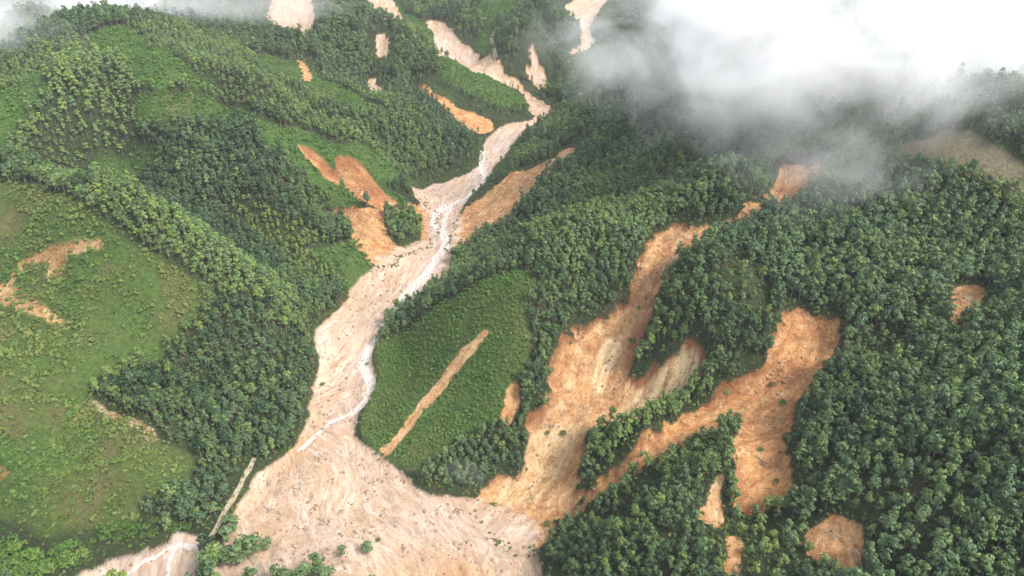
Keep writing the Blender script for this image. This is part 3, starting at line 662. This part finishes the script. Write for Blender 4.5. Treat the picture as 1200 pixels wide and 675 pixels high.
def thing(name, label, cat, loc, rz, scl, group=None):
    o = bpy.data.objects.new(name, None); o.empty_display_size = .5; link(o); o.location = loc; o.rotation_euler = (0, 0, rz); o.scale = scl
    o['label'] = label; o['category'] = cat
    if group: o['group'] = group
    return o
def plant(name, label, cat, kinds, v, loc, rz, scl, tint_, hue_, group=None, trunk='trunk'):
    t = thing(name, label, cat, loc, rz, scl, group)
    for nm, me in (('crown', kinds[v][0]), (trunk, kinds[v][1])):
        c = link(bpy.data.objects.new(nm, me), t); c['tint'] = float(tint_); c['hue'] = float(hue_)
    return t
# single trees and bushes that stand on their own: (px, py of the foot, scale, label)
LONE = [
 (275,614,.72,'round dark tree between the two bends of the concrete path'),
 (266,626,.62,'slim tree just below the bend of the concrete path'),
 (301,638,.75,'bushy tree at the right tip of the clump on the mud edge'),
 (290,643,.78,'dark tree beside the tip tree of the clump on the mud edge'),
 (280,650,.72,'middle tree of the clump between stream and mud flat'),
 (268,653,.8,'broad tree in the clump beside the white rapids'),
 (255,655,.78,'light green tree on the clump side facing the white rapids'),
 (245,663,.8,'lowest tree of the clump facing the white rapids'),
 (252,673,.8,'dark tree at the foot of the clump near the bottom edge'),
 (310,634,.5,'thin brownish tree standing at the mud edge by the clump'),
 (325,671,.6,'small tree right of the lower concrete path'),
 (338,677,.66,'second tree right of the lower concrete path'),
 (351,678,.7,'dense tree in the row along the bottom edge of the mud'),
 (360,671,.72,'tall tree in the row along the bottom edge of the mud'),
 (373,662,.7,'upright pointed tree rising from the row at the bottom edge'),
 (379,674,.72,'dark tree beside the upright pointed one at the bottom edge'),
 (387,669,.55,'narrow tree at the right end of the bottom row'),
 (296,674,.55,'small tree left of the lower concrete path'),
 (401,640,.42,'small round green tree alone on the mud flat'),
 (430,638,.46,'twin-topped green tree alone on the mud flat'),
 (436,678,.40,'small tree at the bottom edge of the open mud'),
 (150,690,.95,'bright green tree between the two arms of the stream at the bottom'),
 (136,686,.8,'lower bright green tree beside the one between the stream arms'),
]
for k, (x, y, sc, lab) in enumerate(LONE):
    g = G2(x, y+8); sc *= 2.0
    plant('tree', lab, 'tree', TREES, k % 7, (g[0], g[1], float(ground_z(*g))-.1), k*1.3, (sc*1.3, sc*1.3, sc*rng.uniform(.72, .9)), .55+.3*math.sin(k*2.1), .75 if 'bright' in lab else (.5 if 'light' in lab else .18))
nsingle = 300-len(LONE); chosen = order[:nsingle]
MARKS = [(955,395,'the broad head of the forked scar'),(892,560,'the south tongue of the forked scar'),(1130,362,'the small lone scar'),(985,645,'the low orange scar'),(1027,418,'the tiny reddish clearing'),
 (1195,668,'the bottom right corner'),(1195,470,'the right picture edge'),(835,585,'the thin tan scar'),(857,660,'the narrow brown scar'),(720,570,'the tail of the forked scar'),(790,430,'the arm of the big landslide'),(690,640,'the mud flat corner'),
 (350,520,'the left mud bank'),(240,600,'the small stream bend'),(50,650,'the corner thicket'),(590,520,'the tip of the planted wedge'),(925,225,'the broken red scar'),(1140,190,'the bare cleared plot'),(1110,560,'the patch of mixed pale trees')]
def stand_label(x, y, hu, ti, sc):
    m = min(MARKS, key=lambda a: (a[0]-x)**2+(a[1]-y)**2); dx, dy = x-m[0], y-m[1]
    rel = ('right of' if dx > 0 else 'left of') if abs(dx) > abs(dy) else ('below' if dy > 0 else 'above')
    far = 'just' if dx*dx+dy*dy < 55**2 else 'some way'
    look_ = 'yellow-green' if hu > .5 else ('pale green' if ti > .75 else ('dark green' if ti < .4 else 'mid green'))
    big = 'tall ' if sc > 1.08 else ('small ' if sc < .75 else '')
    return '%s%s forest tree %s %s %s' % (big, look_, far, rel, m[2]), 'forest trees '+rel+' '+m[2]
for i in chosen:
    lab, gr = stand_label(qx[i], qy[i], hue[i], tint[i], tscl[i, 0])
    plant('tree', lab, 'tree', TREES, int(tvar[i]), tuple(tpos[i]), float(trot[i]), tuple(tscl[i]), tint[i], hue[i], gr)
rest = np.ones(nT, bool); rest[chosen] = False
stuff('forest', 'dense forest of dark green plantation trees covering the hills', [t[2] for t in TREES], tpos[rest], trot[rest], tscl[rest], tvar[rest], tint[rest], hue[rest])
print('trees', nT)

# ------------------------------------------------------------------ low growth of the fields
def cover(step, sel, y0, y1):
    p = scatter(step, y0, y1); m = sel(p[:, 0], p[:, 1]); return p[m]
fld = lambda x, y: (look(sd_field, x, y) < .3) & (look(sd_soil, x, y) > .2) & (look(sd_river, x, y) > .5)
wsd = SDF['wedge']; bsd = SDF['bare']
U = []
fld2 = lambda x, y: (look(sd_field, x, y) < .3) & ((look(sd_soil, x, y) > .2) | (rng.random(len(x)) < look(soft, x, y))) & (look(sd_river, x, y) > .5)
soft = np.zeros(X.shape)
for k_ in ('track', 'gash', 'clay', 'row', 'scrape'): soft[SDS[k_] < 1] = .85 if k_ in ('scrape',) else (.5 if k_ in ('track', 'gash') else .3)
q = cover(1.45, lambda x, y: fld2(x, y) & (look(wsd, x, y) > 0) & (look(bsd, x, y) > 0), 120, 420)
row_ = np.sin((q[:, 0]*.50+q[:, 1]*.86)*6.283/5.5+2*fbm(q[:, 0], q[:, 1], 25, 2, 88)); dens = .16*row_+fbm(q[:, 0], q[:, 1], 9, 3, 81)+.5*fbm(q[:, 0], q[:, 1], 30, 2, 82); q = q[dens > -.12+.3*rng.normal(size=len(q))]
U.append((q, .75+2.0*rng.random(len(q))**2.2, np.clip(look(olive, q[:, 0], q[:, 1])*.9+.5*fbm(q[:, 0], q[:, 1], 16, 3, 83), 0, 1), np.clip(.5+.7*fbm(q[:, 0], q[:, 1], 9, 2, 84)+.38*rng.normal(size=len(q)), 0, 1.4)))
q = cover(2.0, lambda x, y: fld(x, y) & (look(wsd, x, y) <= 0), 150, 420)          # planted saplings
q = q[fbm(q[:, 0], q[:, 1], 12, 3, 85) > -.42]
U.append((q, rng.uniform(1.1, 1.75, len(q)), np.clip(.15+.3*fbm(q[:, 0], q[:, 1], 20, 3, 86), 0, 1), np.clip(.32+.4*fbm(q[:, 0], q[:, 1], 12, 2, 87)+.35*rng.normal(size=len(q)), 0, 1.2)))
q = cover(2.0, lambda x, y: fld(x, y) & (look(bsd, x, y) > 0), 420, 1000)
U.append((q, .8+2.0*rng.random(len(q))**2, np.clip(.1+.3*fbm(q[:, 0], q[:, 1], 20, 3, 86), 0, 1), np.clip(.45+.5*fbm(q[:, 0], q[:, 1], 15, 2, 89)+.35*rng.normal(size=len(q)), 0, 1.2)))
q = cover(4.2, lambda x, y: fld(x, y) & (look(bsd, x, y) <= 0), 200, 420)
U.append((q, rng.uniform(.4, .9, len(q)), np.full(len(q), .95), np.clip(.2+.3*rng.normal(size=len(q)), 0, 1)))
# ragged growth along the edges of scars and river and in forest gaps
q = cover(1.9, lambda x, y: (((look(sd_soil, x, y) > -1.8*rng.random(len(x))**2-.3) & (look(sd_soil, x, y) < 2.2)) | ((look(sd_river, x, y) > .2) & (look(sd_river, x, y) < 2.6) & (look(sd_soil, x, y) > .8))) & (look(sd_field, x, y) > 0), 100, 900)
q = q[rng.random(len(q)) < .62]
U.append((q, rng.uniform(.6, 1.5, len(q)), np.clip(.35+.3*rng.normal(size=len(q)), 0, 1), np.clip(.3+.3*rng.normal(size=len(q)), 0, 1)))
q = cover(3.2, lambda x, y: (look(sd_soil, x, y) > 1) & (look(sd_river, x, y) > 1) & (look(sd_field, x, y) > 0), 100, 700)
U.append((q, rng.uniform(.8, 1.8, len(q)), np.clip(.25+.3*rng.normal(size=len(q)), 0, 1), np.clip(.2+.3*rng.normal(size=len(q)), 0, 1)))
q = np.concatenate([u[0] for u in U]); us = np.concatenate([u[1] for u in U]); uh = np.concatenate([u[2] for u in U]); ut = np.concatenate([u[3] for u in U])
stuff('undergrowth', 'low shrubs, saplings and weeds on fields and slopes', TUFTS, np.c_[q, ground_z(q[:, 0], q[:, 1])-.03], rng.uniform(0, 6.28, len(q)), np.repeat(us[:, None], 3, 1), rng.integers(0, 5, len(q)), ut, uh)
print('undergrowth', len(q))

# ------------------------------------------------------------------ bushes that stand out
def bush(x, y, sc, lab, tint_=.6, hue_=.2, group=None, k=0):
    g = G2(x, y); plant('bush', lab, 'bush', BUSHES, k % 4, (g[0], g[1], float(ground_z(*g))-.05), k*1.7, (sc, sc, sc*.9), tint_, hue_, group, 'stem')
k = 0
for x in range(2, 104, 9):                                             # broad-leaved thicket in the bottom left corner
    for y in range(622, 690, 10):
        if y < 640+.18*abs(x-45)-12*math.sin(x*.09) or y > 700-.55*x+8: continue
        k += 1; bush(x+random.uniform(-3, 3), y+random.uniform(-3, 3), random.uniform(1.9, 3.0), 'broad-leaved bush in the bright green thicket in the bottom left corner', random.uniform(.3, 1), random.uniform(0, .35), 'bushes of the corner thicket', k)
for i, (x, y) in enumerate([(92,478),(88,488),(83,497),(80,507),(74,516),(70,524),(64,530),(56,537),(48,540),(40,545),(34,551),(36,558),(32,566)]):
    bush(x, y, 1.5+.3*math.sin(i), 'bush in the bright green hedge line running down the left field', .85, .1, 'bushes of the field hedge line', i)
for i, (x, y) in enumerate([(88,664),(99,658),(170,632),(180,630),(206,622),(222,622),(118,622),(128,626),(139,622),(150,618),(160,622),(171,620),(182,616),(125,634),(142,634),(110,640),(156,630)]):
    bush(x, y, 2.1+.5*math.sin(i*2), 'dark bush on the bank above the small pale stream bed', .15, .1, 'bushes above the small stream bed', i+1)
for i, (x, y, lab) in enumerate([(908,440,'green bush high on the forked orange scar'),(919,462,'low bush in the middle of the forked orange scar'),(893,520,'dark bush on the south tongue of the forked scar'),(912,560,'bush at the right edge of the south tongue'),(866,478,'bush where the two tongues of the forked scar part'),
    (660,500,'small bush on the big landslide near its left edge'),(642,498,'low green bush beside the ridge of earth on the big landslide'),(758,345,'bush in the narrow neck of the big landslide'),(579,586,'grey-green bush on the tan soil at the foot of the planted wedge'),(641,610,'dark bush where big landslide and domed wood meet'),(443,632,'dark leafless-looking bush beside the twin-topped tree'),
    (430,170,'bush alone beside the far dark spur'),(423,290,'bush on the rim of the broad reddish scar'),(470,300,'dark bush at the lower tip of the broad reddish scar'),(430,425,'dark bush on the mud beside the stream bend'),(378,450,'bush on the left mud bank below the dark wood')]):
    bush(x, y, 1.3+.35*math.sin(i*1.7), lab, .3+.2*math.sin(i), .25, None, i)

for i in range(15):
    f = i/14; bush(62+f*130+random.uniform(-3, 3), 560-f*30+3*math.sin(f*3)+random.uniform(-2, 2), random.uniform(1.0, 1.6), 'bright bush in the pale line crossing the low left field', 1.1, .35, 'bushes of the crossing line', i)
# ------------------------------------------------------------------ driftwood and boulders left by the flood
def log_mesh(seed):
    r = np.random.default_rng(seed); n = 6; L = 1.0
    path = [(L*(i/(n-1)-.5), .05*r.normal(), .0) for i in range(n)]; V = []; F = []
    for i, p in enumerate(path):
        rad = .085*(1-.5*i/(n-1))*(1+.12*r.normal())+(.05 if i == 0 else 0)
        for q in range(6):
            a = q*math.pi/3; V.append((p[0], p[1]+rad*math.cos(a), p[2]+rad*math.sin(a)))
    for i in range(n-1):
        for q in range(6): F.append((i*6+q, i*6+(q+1) % 6, i*6+6+(q+1) % 6, i*6+6+q))
    F += [tuple(range(5, -1, -1)), tuple(range((n-1)*6, n*6))]
    for b in range(3):                                                  # broken branch stubs
        x0 = -.1+.2*b; a = r.random()*6.28; o = len(V); l_ = .03+.03*r.random()
        V += [(x0-.012, 0, 0), (x0+.012, .012, 0), (x0+.012, -.012, 0), (x0+l_*.6, l_*math.cos(a), l_*abs(math.sin(a)))]; F += [(o, o+1, o+3), (o+1, o+2, o+3), (o+2, o, o+3)]
    me = bpy.data.meshes.new('log'); me.from_pydata(V, [], F); me.materials.append(M_LOG); me.update(); return me
LOGS = [log_mesh(500+i) for i in range(4)]
def rock_mesh(seed):
    import bmesh
    r = np.random.default_rng(seed); bm = bmesh.new(); bmesh.ops.create_icosphere(bm, subdivisions=2, radius=.5)
    pl = [(v/np.linalg.norm(v), .3+.12*r.random()) for v in r.normal(size=(9, 3))]
    for v in bm.verts:
        for nrm, d in pl:
            e = v.co.dot(Vector(nrm)) - d
            if e > 0: v.co -= Vector(nrm)*e*.9
        v.co.z *= .8
    me = bpy.data.meshes.new('boulder'); bm.to_mesh(me); bm.free(); me.materials.append(M_ROCK); me.update(); return me
ROCKS = [rock_mesh(600+i) for i in range(5)]
def lay(name, me, x, y, scl, rz, lab, group, ry=0.0, lift=.1):
    o = link(bpy.data.objects.new(name, me)); o.location = (x, y, float(ground_z(x, y))+lift); o.scale = scl; o.rotation_euler = (0, ry, rz)
    o['label'] = lab; o['category'] = name; o['group'] = group
def fdir(g):
    a = look(FS, np.array([g[0]-2, g[0]+2, g[0], g[0]]), np.array([g[1], g[1], g[1]-2, g[1]+2])); return math.atan2(float(a[3]-a[2]), float(a[1]-a[0]))
spots = [(345,575,3),(357,571,2),(368,590,4),(384,610,5),(402,617,2),(416,623,3),(458,560,2),(318,592,3),(333,606,2),(355,618,3),(340,640,2),(470,640,4),(500,610,2),(545,600,3),(575,630,2),(520,590,2),(445,520,2),(430,560,3),(395,560,2),(365,540,3),(395,530,1),(320,565,2),(385,455,2),(400,440,2)]
for (x, y, nl) in spots:
    x += random.uniform(-4, 4); y += random.uniform(-3, 3); heap = nl > 3
    for q in range(max(1, nl-1)):
        g = G2(x+random.uniform(-7, 7), y+random.uniform(-4, 4)); L = random.uniform(1.6, 4.2)
        lay('log', LOGS[q % 4], *g, (L, random.uniform(2.5, 5.5), 3.4), fdir(g)+random.gauss(0, .45), 'dark drift log in a loose heap on the mud flat' if heap else 'bare dark drift log stranded on the wide mud flat', 'heaped drift logs' if heap else 'drift logs on the mud flat', random.uniform(-.08, .08), .06)
for (x, y, lb) in [(905,430,0),(930,400,0),(960,395,0),(880,450,0),(915,480,0),(885,530,0),(900,570,0),(845,490,0),(870,585,0),(660,440,1),(650,520,1),(720,420,1),(755,330,1),(780,290,1),(680,470,1),(740,470,1),(790,440,1),(640,555,1),(615,570,1),(665,560,1),(990,640,2),(975,630,2),(1000,655,2)]:
    g = G2(x+random.uniform(-8, 8), y+random.uniform(-6, 6))
    lay('log', LOGS[int(x) % 4], *g, (random.uniform(3, 6.5), 3.5, 3.2), fdir(g)+random.gauss(0, .6), 'fallen trunk lying on bare soil of '+['the forked orange scar', 'the big orange landslide', 'the low orange scar'][lb], 'fallen trunks on '+['the forked scar', 'the big landslide', 'the low scar'][lb], random.uniform(-.1, .1), .1)
for i in range(46):
    x, y = random.choice([(random.uniform(320, 600), random.uniform(540, 668)), (random.uniform(370, 430), random.uniform(400, 500)), (random.uniform(430, 520), random.uniform(285, 370))])
    g = G2(x, y)
    if look(sd_river, np.array([g[0]]), np.array([g[1]]))[0] > -2: continue
    s_ = random.uniform(.6, 1.5)
    lay('boulder', ROCKS[i % 5], *g, (s_, s_*random.uniform(.7, 1.2), s_), random.uniform(0, 6), 'angular brown boulder lying on the pale valley mud', 'boulders on the valley mud', 0, .12)
for i, (x, y, lb) in enumerate([(742,356,0),(764,342,0),(735,396,0),(650,430,0),(640,470,0),(622,500,0),(700,504,0),(780,474,0),(684,545,0),(920,505,1),(862,560,1),(925,575,1),(905,395,1),(984,400,1),(850,452,1),(760,532,1),(948,640,2),(1012,630,2),(640,190,3),(585,250,3)]):
    g = G2(x, y); t = plant('toppled_tree', 'toppled tree at the edge of '+['the big orange landslide', 'the forked orange scar', 'the small low orange scar', 'the slanting scar on the far bank'][lb], 'tree', TREES, i % 7, (g[0], g[1], float(ground_z(*g))+.5), 0, (.7, .7, .72), .1, .45, 'trees toppled at the edge of '+['the big landslide', 'the forked scar', 'the low scar', 'the far bank scar'][lb])
    t.rotation_euler = (math.radians(random.uniform(58, 84)), 0, random.uniform(-1.2, 1.2))
# stones and clods too many to count
q = cover(2.3, lambda x, y: (look(sd_river, x, y) < -1) | (look(sd_soil, x, y) < -1.5), 120, 560)
q = q[(fbm(q[:, 0], q[:, 1], 10, 3, 91) > -.02) & (rng.random(len(q)) < .7)]
rs = .18+.75*rng.random(len(q))**4
o = stuff('rubble', 'scattered stones and clods on mud and bare soil', ROCKS, np.c_[q, ground_z(q[:, 0], q[:, 1])+.03], rng.uniform(0, 6.28, len(q)), rs[:, None]*np.array([[1.3, 1, .9]])*2, rng.integers(0, 5, len(q)), rs, rs)

# ------------------------------------------------------------------ cloud, mist and the hazy air
def cloud_mat(name, dens, scale, lo, hi, seed, soft=.55):
    m, t, out = nt(name); n = N(t)
    ob = n.new('ShaderNodeTexCoord').outputs['Object']
    ln = n.new('ShaderNodeVectorMath', operation='LENGTH'); n.link(ob, ln.inputs[0])
    fall = n.mr(ln.outputs['Value'], 1.0, soft)
    pos = n.new('ShaderNodeNewGeometry').outputs['Position']
    mp = n.new('ShaderNodeMapping'); n.link(pos, mp.inputs[0]); mp.inputs['Location'].default_value = (seed*71.0, seed*37.0, 0); mp.inputs['Scale'].default_value = (1, 1, 1.3)
    f = n.noise(mp.outputs[0], scale, 6, .62, .9)
    d = n.mr(n.math('ADD', n.math('MULTIPLY', f, 2.3), n.math('SUBTRACT', n.math('MULTIPLY', fall, 1.1), 1.32)), lo, hi)
    d = n.math('MULTIPLY', d, n.math('MULTIPLY', n.math('MINIMUM', n.math('MULTIPLY', fall, 3.0), 1.0), dens))
    v = n.new('ShaderNodeVolumePrincipled'); v.inputs['Color'].default_value = (.998, .998, 1.0, 1); n.link(d, v.inputs['Density'])
    n.link(v.outputs[0], out.inputs['Volume']); return m
def cloud(name, label, c, r, dens, scale, lo, hi, seed, soft=.45, rz=0.0):
    import bmesh
    bm = bmesh.new(); bmesh.ops.create_icosphere(bm, subdivisions=3, radius=1.0)
    me = bpy.data.meshes.new(name); bm.to_mesh(me); bm.free(); me.materials.append(cloud_mat(name+'_vapour', dens, scale, lo, hi, seed, soft))
    o = link(bpy.data.objects.new(name, me)); o.location = c; o.scale = r; o.rotation_euler = (0, 0, rz); o['kind'] = 'stuff'; o['label'] = label; return o
def at(px, py, t):
    u, dy, dz = ray(px, py); return (u*t, dy*t, CAM_Z+dz*t)
cloud('cloud', 'thick white cloud bank lying on the right ridge', at(1058, 42, 410), (240, 138, 72), .038, .017, .0, .6, 1, .0)
cloud('mist', 'thin ragged mist fringing the lower edge of the cloud bank', at(880, 118, 412), (140, 62, 46), .011, .028, .28, 1.0, 6, .0)
cloud('mist', 'thin mist drifting over trees below the cloud bank', at(975, 195, 340), (95, 55, 36), .008, .028, .2, .9, 2, .0)
cloud('mist', 'veil of mist behind the left hill top', at(60, 26, 850), (310, 120, 66), .02, .012, .05, .75, 3, .1)
cloud('mist', 'low mist lapping over the left skyline', at(8, 48, 540), (75, 55, 24), .014, .022, .1, .9, 7, .0)
cloud('mist', 'thin mist trailing over the crest beside the left hill top', at(215, 6, 660), (150, 60, 26), .009, .02, .1, .9, 8, .0)
cloud('mist', 'faint mist over the far red scar at the top', at(310, 10, 700), (150, 50, 32), .008, .02, .3, .9, 4, .2)
cloud('mist', 'wisp of mist over trees at the tip of the planted wedge', at(545, 555, 287), (22, 14, 8), .010, .08, .3, .95, 5, .1)
m, t, out = nt('air'); vp = t.nodes.new('ShaderNodeVolumePrincipled'); vp.inputs['Color'].default_value = (.86, .92, 1.0, 1); vp.inputs['Density'].default_value = .00008
t.links.new(vp.outputs[0], out.inputs['Volume'])
x0, x1, y0, y1, z0, z1 = -1000, 1000, -60, 1400, float(Z.min())-4, max(CAM_Z, float(Z.max())+14)+6
V = [(x, y, z) for x in (x0, x1) for y in (y0, y1) for z in (z0, z1)]
me = bpy.data.meshes.new('haze'); me.from_pydata(V, [], [(0,1,3,2),(4,6,7,5),(0,4,5,1),(2,3,7,6),(0,2,6,4),(1,5,7,3)]); me.materials.append(m)
o = link(bpy.data.objects.new('haze', me)); o['kind'] = 'stuff'; o['label'] = 'thin haze filling the valley air'
